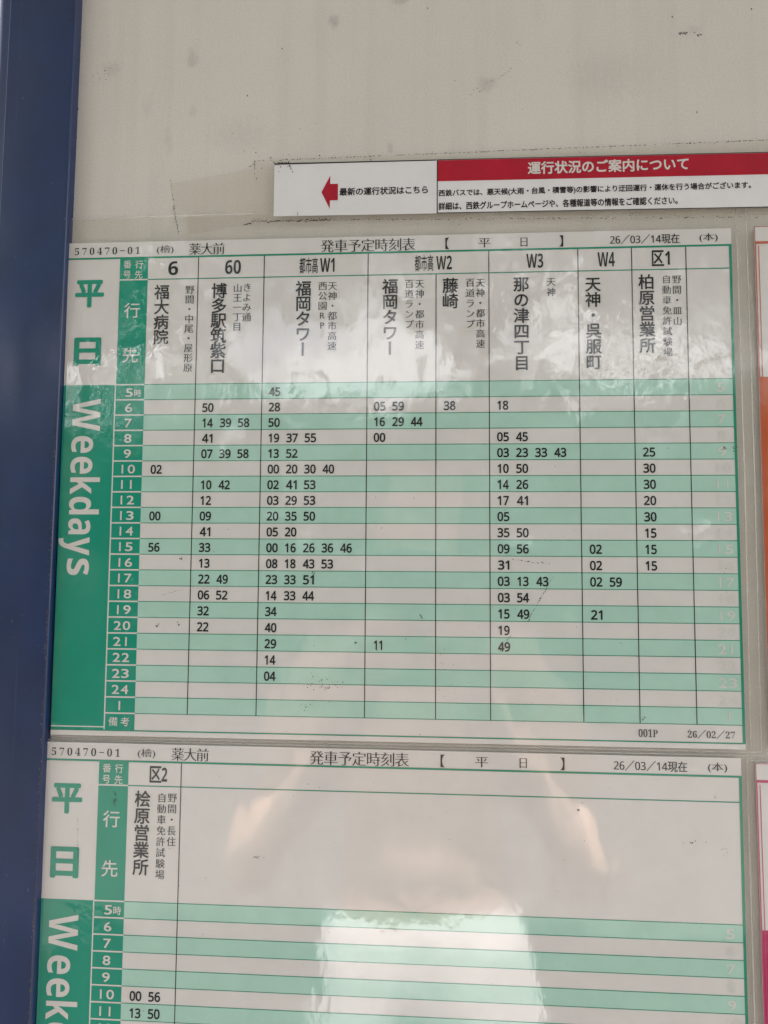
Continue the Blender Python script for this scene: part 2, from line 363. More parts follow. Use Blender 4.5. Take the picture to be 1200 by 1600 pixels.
# ------------------------------------------------------------------ the board
def board_material():
    m = bpy.data.materials.new('cream_enamel'); m.use_nodes = True; t = m.node_tree; L = t.links.new
    p = t.nodes['Principled BSDF']; p.inputs['Roughness'].default_value = .38; p.inputs['Specular IOR Level'].default_value = .45
    tc = N(t, 'ShaderNodeTexCoord')
    n = N(t, 'ShaderNodeTexNoise'); n.inputs['Scale'].default_value = 9; n.inputs['Detail'].default_value = 8; n.inputs['Roughness'].default_value = .62
    L(tc.outputs['Object'], n.inputs['Vector'])
    cr = N(t, 'ShaderNodeValToRGB'); cr.color_ramp.elements[0].position = .3; cr.color_ramp.elements[0].color = (.555, .525, .48, 1)
    cr.color_ramp.elements[1].position = .7; cr.color_ramp.elements[1].color = (.595, .565, .515, 1)
    L(n.outputs['Fac'], cr.inputs[0]); last = cr.outputs[0]
    n2 = N(t, 'ShaderNodeTexNoise'); n2.inputs['Scale'].default_value = 330; n2.inputs['Detail'].default_value = 7; n2.inputs['Roughness'].default_value = .7
    mp = N(t, 'ShaderNodeMapping'); mp.inputs['Scale'].default_value = (1, 1, .55); L(tc.outputs['Object'], mp.inputs[0]); L(mp.outputs[0], n2.inputs['Vector'])
    # rubbed grey smudges: centre x, y, radius x, radius y (rows), strength
    for X, Y, rx, ry, k in SMUDGES:
        sb = N(t, 'ShaderNodeVectorMath', operation='SUBTRACT'); L(tc.outputs['Object'], sb.inputs[0]); sb.inputs[1].default_value = (X*U, 0, -Y*U)
        ml = N(t, 'ShaderNodeVectorMath', operation='MULTIPLY'); L(sb.outputs[0], ml.inputs[0]); ml.inputs[1].default_value = (1/(rx*U), 0, 1/(ry*U))
        ln = N(t, 'ShaderNodeVectorMath', operation='LENGTH'); L(ml.outputs[0], ln.inputs[0])
        fo = N(t, 'ShaderNodeMapRange', interpolation_type='SMOOTHSTEP'); fo.inputs[1].default_value = 0; fo.inputs[2].default_value = 1; fo.inputs[3].default_value = .62; fo.inputs[4].default_value = 0
        L(ln.outputs['Value'], fo.inputs[0])
        a = N(t, 'ShaderNodeMath', operation='ADD'); L(n2.outputs['Fac'], a.inputs[0]); L(fo.outputs[0], a.inputs[1])
        th = N(t, 'ShaderNodeMapRange'); th.inputs[1].default_value = .80; th.inputs[2].default_value = 1.16; th.inputs[3].default_value = 0; th.inputs[4].default_value = k; L(a.outputs[0], th.inputs[0])
        mx = N(t, 'ShaderNodeMix', data_type='RGBA'); L(th.outputs[0], mx.inputs[0]); L(last, mx.inputs[6]); mx.inputs[7].default_value = (.10, .095, .088, 1); last = mx.outputs[2]
    n4 = N(t, 'ShaderNodeTexNoise'); n4.inputs['Scale'].default_value = 1; n4.inputs['Detail'].default_value = 7
    m4 = N(t, 'ShaderNodeMapping'); m4.inputs['Scale'].default_value = (95, 1, 5); m4.inputs['Rotation'].default_value = (0, .04, 0); L(tc.outputs['Object'], m4.inputs[0]); L(m4.outputs[0], n4.inputs['Vector'])
    s4 = N(t, 'ShaderNodeMapRange'); s4.inputs[1].default_value = .48; s4.inputs[2].default_value = .80; s4.inputs[3].default_value = 0; s4.inputs[4].default_value = .14; L(n4.outputs['Fac'], s4.inputs[0])
    x4 = N(t, 'ShaderNodeMix', data_type='RGBA'); L(s4.outputs[0], x4.inputs[0]); L(last, x4.inputs[6]); x4.inputs[7].default_value = (.30, .27, .225, 1); last = x4.outputs[2]
    n6 = N(t, 'ShaderNodeTexNoise'); n6.inputs['Scale'].default_value = 900; n6.inputs['Detail'].default_value = 3; L(tc.outputs['Object'], n6.inputs['Vector'])
    s6 = N(t, 'ShaderNodeMapRange'); s6.inputs[1].default_value = .3; s6.inputs[2].default_value = .7; s6.inputs[3].default_value = .93; s6.inputs[4].default_value = 1.05; L(n6.outputs['Fac'], s6.inputs[0])
    x6 = N(t, 'ShaderNodeMix', data_type='RGBA', blend_type='MULTIPLY'); x6.inputs[0].default_value = 1; L(last, x6.inputs[6]); L(s6.outputs[0], x6.inputs[7]); last = x6.outputs[2]
    L(last, p.inputs['Base Color'])
    b = N(t, 'ShaderNodeBump'); b.inputs['Distance'].default_value = .0003; b.inputs['Strength'].default_value = .5; L(n.outputs['Fac'], b.inputs['Height']); L(b.outputs[0], p.inputs['Normal'])
    return m
SMUDGES = [(-15.4, -22.4, .9, 1.9, .26), (-15.3, -18.6, .8, 1.0, .14), (-5.8, -24.6, .9, 1.2, .36), (4.3, -19.8, 1.5, 1.3, .2), (-21.0, -21.8, 1.5, 1.4, .18),
           (-2.0, -15.7, .6, 1.1, .25), (-18.4, -19.2, .9, 2.0, .1), (-1.5, -25.8, 1.4, .6, .3), (12, -20, 6, 4, .10), (-12, -17, 5, 3, .10), (17.6, -23, 1.1, .6, .15), (-16.9, -16.6, .7, 2.2, .12), (20, -25.5, 2, 1.2, .12)]
M_board = board_material()
board = empty('notice_board', (0, .003, 0))
tag(board, 'cream enamelled timetable board in a blue metal frame', 'notice board')
TOPY, BOTY = -98, 72
mb = MB(); mb.box((-25*U, 0, Z0 - BOTY*U), (67*U, .03, Z0 - TOPY*U))
pn = mb.build('panel', M_board, board)
for v in pn.data.vertices: v.co.z -= Z0
pn.location.z = Z0
def post_mesh(w, h):
    """blue tube: inner edge at x=0, width w to the left; front face at y=-h"""
    r1, r2, back = .0014, .0075, .045; prof = []
    arc = lambda cx, cy, r, a0, a1, n: [(cx + r*math.cos(a0 + (a1-a0)*i/n), cy + r*math.sin(a0 + (a1-a0)*i/n)) for i in range(n+1)]
    prof += arc(-r1, -h + r1, r1, 0, -math.pi/2, 6)
    prof += [(-w + r2*1.5, -h - .00015), (-w + r2*1.42, -h + .00045)]
    prof += arc(-w + r2, -h + r2 + .0007, r2, -math.pi/2, -math.pi, 14)
    prof += [(-w, back), (0, back)]
    mb = MB(); n = len(prof); zs = (-Z0, 1.05)
    for z in zs: mb.v += [(x, y, z) for x, y in prof]
    for i in range(n): mb.f.append((i, i + n, (i+1) % n + n, (i+1) % n))
    mb.f.append(tuple(range(n))); mb.f.append(tuple(range(n, 2*n))[::-1])
    return mb
po = post_mesh(5.85*U, .0074).build('post', M_blue, board); po.location = (-23.34*U, 0, Z0); po.rotation_euler = (0, .0055, 0)
p2 = post_mesh(5.85*U, .0074).build('post', M_blue, board); p2.location = (70.5*U, 0, Z0)
for q in (po, p2):
    q.data.polygons.foreach_set('use_smooth', [True]*len(q.data.polygons))
    mdf = q.modifiers.new('edge', 'EDGE_SPLIT'); mdf.split_angle = math.radians(35)
SHADE_ROOF_Y = (-.10, -1.75)  # roof and arms out of view, added to shade the board and the photographer's face
mb = MB(); mb.box((-1.3, SHADE_ROOF_Y[1], 2.62), (1.6, SHADE_ROOF_Y[0], 2.67)); mb.box((-1.3, -1.75, 2.56), (1.6, -1.70, 2.62)); mb.box((-.24, -.10, 2.625), (-.205, .05, 2.665)); mb.box((.56, -.10, 2.625), (.6, .05, 2.665))
mb.build('added_shade_roof', plain('shade_roof_panel', (.42, .42, .40, 1), .6, .4), board)

# specks and grime lines
def fleck(mb, X, Y, r, h, el=1.0, ang=0.0):
    n = rnd.randint(5, 8); ca, sa = math.cos(ang), math.sin(ang); out = []
    for k in range(n):
        t = 2*math.pi*k/n; q = r*rnd.uniform(.55, 1.25); a, b = q*el*math.cos(t), q*math.sin(t)
        out.append(((X + a*ca - b*sa)*U, -h - rnd.uniform(0, 4e-6), -(Y + a*sa + b*ca)*U))
    mb.add(out[::-1], [tuple(range(n))])
def cluster(mb, X, Y, sx, sy, n, r, h, el=1.6, ang=None):
    for i in range(n):
        fleck(mb, X + rnd.gauss(0, sx), Y + rnd.gauss(0, sy), r*rnd.uniform(.4, 1.3), h, rnd.uniform(1, el), rnd.uniform(0, 3.1) if ang is None else ang + rnd.gauss(0, .3))
def grime(mb, pts, h, dens=6, w=.035, wob=.05, gap=.3):
    for (x0, y0), (x1, y1) in zip(pts, pts[1:]):
        L = math.hypot(x1-x0, y1-y0); n = max(2, int(L*dens)); a = math.atan2(y1-y0, x1-x0)
        ph = rnd.uniform(0, 6)
        for i in range(n):
            t = (i + rnd.random())/n
            if math.sin(ph + t*L*1.7) + math.sin(ph*2 + t*L*.6) < -1.6 + gap*3 and rnd.random() < .8: continue
            fleck(mb, x0 + (x1-x0)*t + rnd.gauss(0, wob*.4), y0 + (y1-y0)*t + rnd.gauss(0, wob), w*rnd.uniform(.3, 1.2), h, rnd.uniform(1, 3.5), a + rnd.gauss(0, .35))
mb = MB(); BH = .0002
for X, Y, sx, sy, n, r in [(-21.4, -21.3, .3, .35, 13, .028), (-20.4, -22.0, .25, .3, 9, .02), (6.2, -22.4, .15, .2, 5, .03), (-16.7, -21.0, .1, 1.5, 6, .02),
                           (-15.4, -22.2, .2, .5, 8, .018)]:
    cluster(mb, X, Y, sx, sy, n, r, BH)
for k in range(5):
    x_, y_ = 3.2 + k*.55 + rnd.gauss(0, .1), -19.1 - k*.3 + rnd.gauss(0, .15); grime(mb, [(x_, y_), (x_ + .5, y_ - .45 + rnd.gauss(0, .1))], BH, 12, .022, .06, .0)
cluster(mb, 16.9, -22.75, .22, .03, 13, .045, BH, 3, .05); cluster(mb, 17.75, -22.6, .13, .07, 6, .032, BH, 3, .3)
for i in range(34): fleck(mb, rnd.uniform(-22, 22), rnd.uniform(-27, -15), rnd.uniform(.01, .026), BH, rnd.uniform(1, 2))
for X, Y in [(16.2, -23.9), (17.6, -17.4), (-11.6, -19.6), (-3.3, -14.9), (-9.3, -22.8), (0.4, -25.2), (21.3, -25), (21.2, -24.2)]: fleck(mb, X, Y, .045, BH, 1.7, 1.2)
grime(mb, [(-23.22, -27), (-23.3, -12), (-23.42, 10), (-23.45, 40)], BH, 9, .03, .05, .15)
o = mb.build('dirt_speck', M_dirt, board); o.location.z = Z0; o['kind'] = 'stuff'
mb = MB()
for Y in [rnd.uniform(0, 40) for _ in range(420)]:
    fleck(mb, -23.36 + .0055*Y - rnd.random()*.18 - .012*Y + .0055*0, Y, rnd.uniform(.012, .035), .0076, rnd.uniform(1, 2.5), 1.5)
o = mb.build('rust_speck', M_rust, board); o.location.z = Z0; o['kind'] = 'stuff'

# ------------------------------------------------------------------ timetable sheets
M_paper = printed('sheet_paper', (.615, .59, .565, 1))
M_paperw = printed('notice_paper', (.66, .645, .645, 1), coat=.35, ior=1.5)
M_ink = printed('black_ink', (.018, .018, .022, 1), .1)
M_inkgrey = printed('worn_black_ink', (.05, .05, .055, 1), .2)
M_white = printed('white_print', (.60, .58, .55, 1))
M_ghost = printed('faint_print', (.575, .58, .54, 1))
M_sleeve = clear_film('clear_sleeve', .10)
M_weld = clear_film('clear_weld', .22, milkcol=(.75, .73, .70, 1))
M_film = clear_film('laminate_film', .14, (.995, .985, .96, 1), (.58, .54, .46, 1))
PAL = {'green': dict(main=(.001, .25, .162, 1), line=(.01, .23, .14, 1), stripe=(.365, .57, .48, 1)),
       'orange': dict(main=(.47, .10, .032, 1), line=(.45, .10, .06, 1), stripe=(.62, .42, .30, 1)),
       'pink': dict(main=(.40, .012, .085, 1), line=(.45, .05, .14, 1), stripe=(.62, .36, .42, 1))}
for k, d in PAL.items():
    for q in list(d): d[q] = printed(k + '_' + q, d[q], .05)
COLX = (-19.83, -17.89, -14.52, -10.16, -3.385, .983, 4.333, 9.926, 13.256, 16.592, 19.385)
TIMES = {  # column: (x of the first number, {hour: minutes})
    2: (-16.95, {10: '02', 13: '00', 15: '56'}),
    3: (-13.66, {6: '50', 7: '14 39 58', 8: '41', 9: '07 39 58', 11: '10 42', 12: '12', 13: '09', 14: '41', 15: '33', 16: '13', 17: '22 49', 18: '06 52', 19: '32', 20: '22'}),
    4: (-9.33, {5: '45', 6: '28', 7: '50', 8: '19 37 55', 9: '13 52', 10: '00 20 30 40', 11: '02 41 53', 12: '03 29 53', 13: '20 35 50', 14: '05 20', 15: '00 16 26 36 46',
                16: '08 18 43 53', 17: '23 33 51', 18: '14 33 44', 19: '34', 20: '40', 21: '29', 22: '14', 23: '04'}),
    5: (-2.575, {6: '05 59', 7: '16 29 44', 8: '00', 21: '11'}),
    6: (1.85, {6: '38'}),
    7: (5.17, {6: '18', 8: '05 45', 9: '03 23 33 43', 10: '10 50', 11: '14 26', 12: '17 41', 13: '05', 14: '35 50', 15: '09 56', 16: '31', 17: '03 13 43', 18: '03 54', 19: '15 49', 20: '19', 21: '49'}),
    8: (10.78, {15: '02', 16: '02', 17: '02 59', 19: '21'}),
    9: (14.10, {9: '25', 10: '30', 11: '30', 12: '20', 13: '30', 14: '15', 15: '15', 16: '15'})}
TIMES2 = {2: (-17.0, {10: '00 56', 11: '13 50'})}
HF, HL, HT = .00006, .00012, .00018

def sheet(label, group, loc, roty, pal, which, cols, times, left, right, sl, top2=None):
    P = PAL[pal]
    root = empty('timetable_sheet', loc, roty); tag(root, label, 'timetable', group)
    mb = MB(); mb.box((left*U, 0, -22.42*U), (right*U, .0003, 9.56*U)); pa = mb.build('paper', M_paper, root)
    # the plastic sleeve behind and round the sheet
    sx0, sy0, sx1, sy1 = sl
    mb = MB(); mb.add([(sx0*U, .0006, -sy1*U), (sx1*U, .0006, -sy1*U), (sx1*U, .0006, -sy0*U), (sx0*U, .0006, -sy0*U)], [(0, 1, 2, 3)]); sv = mb.build('plastic_sleeve', M_sleeve, root)
    mb = MB()
    for X in (right + .36, sx1 - .28): mb.tube([(X*U, .0004, -(sy0 + .2)*U), ((X + .05)*U, .0003, -6*U), ((X - .04)*U, .0004, -(sy1 - .1)*U)], .00035, 8)
    mb.tube([(sx0*U, .0004, -(sy0 + .06)*U), (sx1*U, .0004, -(sy0 + .06)*U)], .0003, 8)
    mb.tube([(sx0*U, .0004, -(sy1 - .04)*U), (sx1*U, .0004, -(sy1 - .04)*U)], .0003, 8)
    mb.build('weld_seam', M_weld, sv, smooth=True)
    # coloured panels and rules
    mb = MB(); quadF(mb, left, 0, -19.86, 22.03, HF); wp = mb.build('day_panel', P['main'], root)
    mb = MB(); quadF(mb, -19.80, -8.42, -17.89, 22.03, HF); hc = mb.build('hour_column', P['main'], root)
    mb = MB(); quadF(mb, -19.87, -8.42, -19.79, 22.0, HF + 2e-5); quadF(mb, left, 21.83, -19.87, 21.90, HF + 2e-5); quadF(mb, left, -8.36, -19.87, -8.30, HF+2e-5)
    mb.build('panel_border', M_white, wp)
    mb = MB()
    for Y in [-7.0] + list(range(0, 22)): quadF(mb, -19.79, Y - .045, -17.89, Y + .045, HL)
    mb.build('cell_marking', M_white, hc)
    mb = MB()
    for k in range(0, 21, 2): quadF(mb, -17.89, k, COLX[10] - .14, k + 1, HF)
    mb.build('stripe_band', P['stripe'], root)
    mb = MB()
    for k in range(0, 22): quadF(mb, -17.89, k - .022, COLX[10] - .14, k + .022, HL)
    quadF(mb, -17.89, -7.03, COLX[10] - .14, -6.965, HL)
    mb.build('row_rule', P['line'], root)
    mb = MB(); quadF(mb, left, -8.54, COLX[10], -8.42, HL + 2e-5); quadF(mb, COLX[10] - .16, -8.42, COLX[10], 22.1, HL + 2e-5); quadF(mb, left, 22.03, COLX[10] - .16, 22.11, HL + 2e-5)
    if pal != 'green': quadF(mb, left + .0, -8.42, left + .08, 22.0, HL + 2e-5); quadF(mb, left + .2, -8.3, left + .25, 22.0, HL + 2e-5)
    mb.build('table_border', P['line'], root)
    if cols:
        mb = MB()
        for c in cols: quadF(mb, COLX[c] - .027, -7.0 if c == 5 else -8.42, COLX[c] + .027, 21.0, HL + 3e-5)
        mb.build('column_rule', M_ink, root)
    if pal != 'green':
        mb = MB()
        for a in ((0, 0, .04, 1.0), (.94, 0, .98, 1.0), (0, 0, .98, .04), (0, .96, .98, 1.0)): quadF(mb, left + a[0], -9.54 + a[1]*1.0, left + a[2], -9.54 + a[3]*1.0, HL)
        mb.build('corner_mark', P['line'], root)
    # lettering
    if pal != 'green': return root
    hid = 0
    blocks = {}
    for s, part, text, st, mode, x0, y0, x1, y1, size in PRINT:
        common = part in ('stop_code', 'depot_mark', 'stop_name', 'sheet_title', 'day_title', 'issue_date', 'copy_mark', 'hour_heading', 'day_lettering')
        if s != which and not (common and s == 0): continue
        key = (part, text if part in ('route_number', 'destination', 'via_stops') else '', x0 if part in ('destination', 'via_stops') else 0)
        if part == 'route_number': key = (part, sum(1 for X in COLX if X < x0) if not 0 < x0 < 4 else 5, 0)
        b = blocks.setdefault(key, MB()); put(b, text, st, mode, x0, y0, x1, y1, size, HT)
    for (part, *_), b in blocks.items():
        mat, par = M_ink, root
        if part == 'hour_heading': mat, par = M_white, hc
        if part == 'day_lettering': mat = P['main']
        if part in ('depot_mark', 'form_code', 'print_date', 'via_stops'): mat = M_inkgrey
        b.build(part, mat, par)
    wb = MB()                                                   # Weekdays, set sideways
    need([('bold', 'Weekdays')]); bb = GLYPH[('bold', 'Weekdays')][2]
    word = [('W', .9, 3.04), ('e', 3.36, 4.46), ('e', 4.72, 5.82), ('k', 6.06, 7.16), ('d', 7.32, 8.46), ('a', 8.72, 9.74), ('y', 9.92, 11.1), ('s', 11.3, 12.36)]
    need([('bold', c) for c in 'Weekdays'])
    for ch, a, b in word:
        q = GLYPH[('bold', ch)][2]; sy = 1.86/.715
        stamp(wb, ('bold', ch), (b - a)/(q[2]-q[0]), sy, -22.62, (a + b)/2, (q[0]+q[2])/2, 0, HT, math.pi/2)
    wb.build('day_lettering', M_white, wp)
    hours = ['5', '6', '7', '8', '9'] + [str(i) for i in range(10, 25)] + ['1']
    for i, s in enumerate(hours):
        b = MB(); need([('hour', ch) for ch in s]); Y = i + .53
        xs = [-18.89] if len(s) == 1 else [-19.18, -18.59]
        for ch, x in zip(s, xs):
            q = GLYPH[('hour', ch)][2]
            wd_ = .085 if ch == '1' else .46
            stamp(b, ('hour', ch), wd_/(q[2]-q[0]), .55/(q[3]-q[1]), x, Y, (q[0]+q[2])/2, (q[1]+q[3])/2, HT)
        if i == 0: put(b, '時', 'hourcjk', 'F', -18.58, Y + .03, -18.08, Y + .03, .5, HT)
        b.build('hour_label', M_white, hc)
    b = MB(); put(b, '備', 'hourcjk', 'F', -19.55, 21.52, -18.97, 21.52, .56, HT); put(b, '考', 'hourcjk', 'F', -18.78, 21.52, -18.22, 21.52, .56, HT); b.build('hour_label', M_white, hc)
    b = MB()
    for i, s in enumerate(hours):
        need([('hour', ch) for ch in s])
        for ch, x in zip(s, [18.5] if len(s) == 1 else [18.17, 18.75]):
            q = GLYPH[('hour', ch)][2]
            stamp(b, ('hour', ch), (.085 if ch == '1' else .46)/(q[2]-q[0]), .55/(q[3]-q[1]), x, i + .53, (q[0]+q[2])/2, (q[1]+q[3])/2, HT)
    b.build('faint_hour_label', M_ghost, root)
    for c, (x, tb) in times.items():
        b = MB()
        for hr, ms in tb.items():
            for j, m_ in enumerate(ms.split()):
                need([('num', m_)]); X = x + j*1.175; q = GLYPH[('num', m_)][2]; full = .70
                w = full - (.05 if '1' in m_ else 0)
                stamp(b, ('num', m_), w/(q[2]-q[0]) if m_ != '11' else .48/(q[2]-q[0]), .545/(q[3]-q[1]), X, hr - 5 + .555, (q[0]+q[2])/2, (q[1]+q[3])/2, HT)
        b.build('time_lettering', M_ink, root)
    return root
LOC1 = (0, 0, Z0)
green = 'green weekday timetables in plastic sleeves'
s1 = sheet('large green weekday timetable filled with bus departure times, upper sheet', None, LOC1, 0, 'green', 0, range(2, 10), TIMES, -23.3, 19.39, (-23.3, -11.35, 20.62, 22.62))
s2 = sheet('green weekday timetable mostly blank with a single bus route, lower sheet', None, (-.2956*U, 0, Z0 - 32.456*U), .0015, 'green', 1, [2], TIMES2, -23.2, 19.37, (-23.2, -9.75, 20.6, 22.6))
R = 20.80 + 23.3
s3 = sheet('sheet with orange border and orange block at the right edge, right of the full timetable', None, (R*U, 0, Z0 + .09*U), 0, 'orange', 0, [], {}, -23.3, 19.39, (-23.7, -11.2, 20.5, 22.62))
s4 = sheet('sheet with pink border and magenta block at the right edge, below the orange one', None, ((19.95 + 23.3)*U, 0, Z0 - 32.65*U), -.004, 'pink', 0, [], {}, -23.3, 19.39, (-23.6, -9.75, 20.5, 22.6))
# specks, hairs and scratches on the sheets
mb = MB(); h = .00026
for X, Y, sx, sy, n, r in [(-6.2, 19.1, .5, .2, 26, .026), (-5.0, 19.0, .25, .1, 9, .03), (-7.0, 20.4, .25, .15, 9, .028), (1.4, 17.4, .3, .4, 10, .022), (2.2, 19.0, .5, .5, 14, .018), (11, 19.0, 1.6, 1.0, 12, .018)]:
    cluster(mb, X, Y, sx, sy, n, r, h)
for i in range(80): fleck(mb, rnd.uniform(-17, 19), rnd.uniform(4, 22), rnd.uniform(.008, .024), h, rnd.uniform(1, 2.6), rnd.uniform(0, 3))
for X, Y, a in [(-15.2, 11.3, -.6), (-15.25, 15.4, -.1), (-16.6, 15.5, 1), (0.05, 14.75, 1.1), (-3.9, 16.4, .5), (18.6, 4.35, -1), (19.2, 4.3, .1), (-6.7, 12.1, -.5), (13.5, 20.7, .7)]:
    for k in range(4): fleck(mb, X + rnd.gauss(0, .06), Y + rnd.gauss(0, .06), .03, h, 2, a)
grime(mb, [(6.6, 15.0), (8.2, 12.2)], h, 14, .022, .03, -.2); grime(mb, [(4.9, 16.9), (5.6, 15.8)], h, 12, .02, .03, -.2)
grime(mb, [(-16.4, 13.6), (-14.9, 13.2)], h, 10, .02, .02, -.2); grime(mb, [(-14.3, 13.15), (-12.2, 13.1)], h, 10, .02, .03, 0); grime(mb, [(5.6, 11.2), (8.0, 11.5)], h, 7, .03, .03, 0)
o = mb.build('dirt_speck', M_dirt, s1); o['kind'] = 'stuff'
mb = MB()
for X, Y, sx, sy, n, r in [(-18.7, -6.2, .05, .22, 10, .04), (16.4, -4.6, .5, .05, 6, .03), (18.3, -4.1, .1, .2, 5, .03), (-9.6, -2.9, .16, .05, 9, .028), (9.8, -6.3, .05, .03, 4, .035), (17.9, -7.2, .05, .15, 4, .03)]:
    cluster(mb, X, Y, sx, sy, n, r, h, 2.2)
for i in range(60): fleck(mb, rnd.uniform(-17, 19), rnd.uniform(-8, 8), rnd.uniform(.008, .022), h, rnd.uniform(1, 2.6), rnd.uniform(0, 3))
grime(mb, [(-21.05, -5.0), (-20.95, -2.2)], h, 14, .016, .015, -.3)
o = mb.build('dirt_speck', M_dirt, s2); o['kind'] = 'stuff'

# ------------------------------------------------------------------ service notice strip
nr = empty('service_notice', (0, -.0001, Z0)); tag(nr, 'white and red paper strip with a red arrow, laminated across the board above the timetables', 'notice')
M_red = printed('red_print', (.36, .006, .022, 1), .16, .35, 1.5)
M_nink = printed('notice_ink', (.012, .012, .014, 1), .1, .35, 1.5)
ROT = Matrix.Rotation(0, 4, 'Y')
def skew(pts, h): return [(x*U, -h, -y*U) for x, y in pts]
FT = lambda X: -14.83 - .0113*(X + 11)             # upper edge of the laminate
FB = lambda X: -10.70 + .0165*(X + 11)
mb = MB(); a = skew([(-11.05, FB(-11)), (45, -10.15), (45, FT(45)), (-10.97, FT(-11))], .0001); 
mb.add(a, [(0,1,2,3)]); fl = mb.build('laminate', M_film, nr)
PT = lambda X: -14.64 + .0068*(X + 9.6); PB = lambda X: -11.05 + .0070*(X + 9.6)
mb = MB(); mb.add(skew([(-9.6, PB(-9.6)), (44, PB(44)), (44, PT(44)), (-9.6, PT(-9.6))], .00018), [(0,1,2,3)]); mb.build('paper', M_paperw, nr)
mb = MB(); mb.add(skew([(1.08, PT(1) + 1.46), (43.9, PT(44) + 1.46), (43.9, PT(44) + .06), (1.08, PT(1) + .06)], .00024), [(0,1,2,3)]); bd = mb.build('red_band', M_red, nr)
mb = MB(); mb.add(skew([(-6.47, -12.59), (-5.91, -11.45), (-5.91, -12.02), (-5.39, -12.02), (-5.39, -13.13), (-5.90, -13.13), (-5.90, -13.70)], .00024), [(0,1,2,3,4,5,6)]); mb.build('red_arrow', M_red, nr)
mb = MB()
mb.add(skew([(-9.6, PT(-9.6) + .10), (1.0, PT(1) + .07), (1.0, PT(1)), (-9.6, PT(-9.6))], .00026), [(0,1,2,3)])
mb.add(skew([(1.02, PB(1)), (1.085, PB(1)), (1.085, PT(1)), (1.02, PT(1))], .00026), [(0,1,2,3)])
mb.add(skew([(1.085, PB(1)), (44, PB(44)), (44, PB(44) - .05), (1.085, PB(1) - .05)], .00026), [(0,1,2,3)])
mb.add(skew([(1.085, PT(1) + .05), (44, PT(44) + .05), (44, PT(44)), (1.085, PT(1))], .00027), [(0,1,2,3)])
mb.build('black_rule', M_nink, nr)
mb = MB(); put(mb, '運行状況のご案内について', 'black', 'H', 6.86, -13.815, 16.87, -13.815, .80, .0003); mb.build('notice_heading', M_white, bd)
mb = MB(); put(mb, '最新の運行状況はこちら', 'black', 'H', -5.28, -12.575, .44, -12.575, .50, .0003); mb.build('arrow_caption', M_nink, nr)
mb = MB(); put(mb, '西鉄バスでは、悪天候(大雨・台風・積雪等)の影響により迂回運行・運休を行う場合がございます。', 'black', 'H', 1.15, -12.285, 20.66, -12.285, .50, .0003); mb.build('notice_line', M_nink, nr)
mb = MB(); put(mb, '詳細は、西鉄グループホームページや、各種報道等の情報をご確認ください。', 'black', 'H', 1.15, -11.435, 16.15, -11.435, .50, .0003); mb.build('notice_line', M_nink, nr)
mb = MB()
grime(mb, [(-11, FT(-11)), (6, FT(6)), (22, FT(22))], .00035, 9, .028, .015, .1)
grime(mb, [(-11.6, -10.5), (-10.6, -10.78), (-9.8, -10.72), (-6, FB(-6) - .12)], .00035, 22, .035, .04, -.3); grime(mb, [(-6, FB(-6) - .1), (22, FB(22) - .05)], .00035, 7, .03, .03, .25)
grime(mb, [(-9.95, -15.1), (-9.55, -14.6), (-8.7, -14.72), (-8.6, -14.4), (-8.35, -14.0)], .00035, 22, .03, .05, -.3)
grime(mb, [(-11.3, -14.45), (-10.9, -14.65), (-10.9, -14.3)], .00035, 24, .03, .05, -.3); cluster(mb, -10.9, -13.9, .15, .6, 12, .035, .00035); cluster(mb, -8.9, -14.55, .3, .12, 12, .035, .00035)
grime(mb, [(-8.0, -11.3), (-8.02, -11.05)], .00035, 16, .02, .01, -.3)
for i in range(40): fleck(mb, rnd.uniform(-9, 21), rnd.choice([FB(0), FT(0)]) + rnd.gauss(0, .12), rnd.uniform(.012, .03), .00035, 1.8, 0)
o = mb.build('dirt_speck', M_dirt, nr); o['kind'] = 'stuff'
# old strip of tape to the left of it
tr_ = empty('clear_tape', (0, .0019, Z0)); tag(tr_, 'old strip of clear tape with a dirty cracked edge, left of the laminated notice', 'tape')
mb = MB(); a = skew([(-15.9, -9.95), (-11.1, -10.75), (-11.1, -14.45), (-16.7, -13.6)], .0001); 
mb.add(a, [(0,1,2,3)]); mb.build('tape_film', clear_film('old_tape', .03, (1, .99, .97, 1), (.56, .52, .44, 1)), tr_)
mb = MB(); grime(mb, [(-16.62, -14.0), (-16.45, -12.6), (-16.3, -11.9)], .0003, 14, .022, .03, .1); grime(mb, [(-16.35, -12.0), (-16.15, -11.0), (-15.95, -10.1)], .0003, 26, .03, .05, -.3)
o = mb.build('dirt_speck', M_dirt, tr_); o['kind'] = 'stuff'

# ------------------------------------------------------------------ what the glossy sleeves mirror: trees, a hedge, the photographer
def leaf_mat(name, col):
    m = plain(name, col, .5, .4, var=.35, scale=3)
    return m
M_leaf = leaf_mat('leaf', (.055, .10, .03, 1)); M_leaf2 = leaf_mat('hedge_leaf', (.045, .08, .03, 1)); M_bark = plain('bark', (.09, .07, .05, 1), .9, .2, var=.4, scale=15, bump=.02)
def leaves(mb, c, n, spread, size):
    for i in range(n):
        p = Vector(c) + Vector((rnd.gauss(0, spread), rnd.gauss(0, spread), rnd.gauss(0, spread*.7)))
        a = Vector((rnd.gauss(0, 1), rnd.gauss(0, 1), rnd.gauss(0, .6))).normalized(); b = a.orthogonal(); b.rotate(Matrix.Rotation(rnd.uniform(0, 6.28), 3, a)); b.normalize()
        s = size*rnd.uniform(.7, 1.3); q = a.cross(b).normalized()
        mb.add([p - b*s, p + q*s*.45, p + b*s, p - q*s*.45], [(0, 1, 2, 3)])
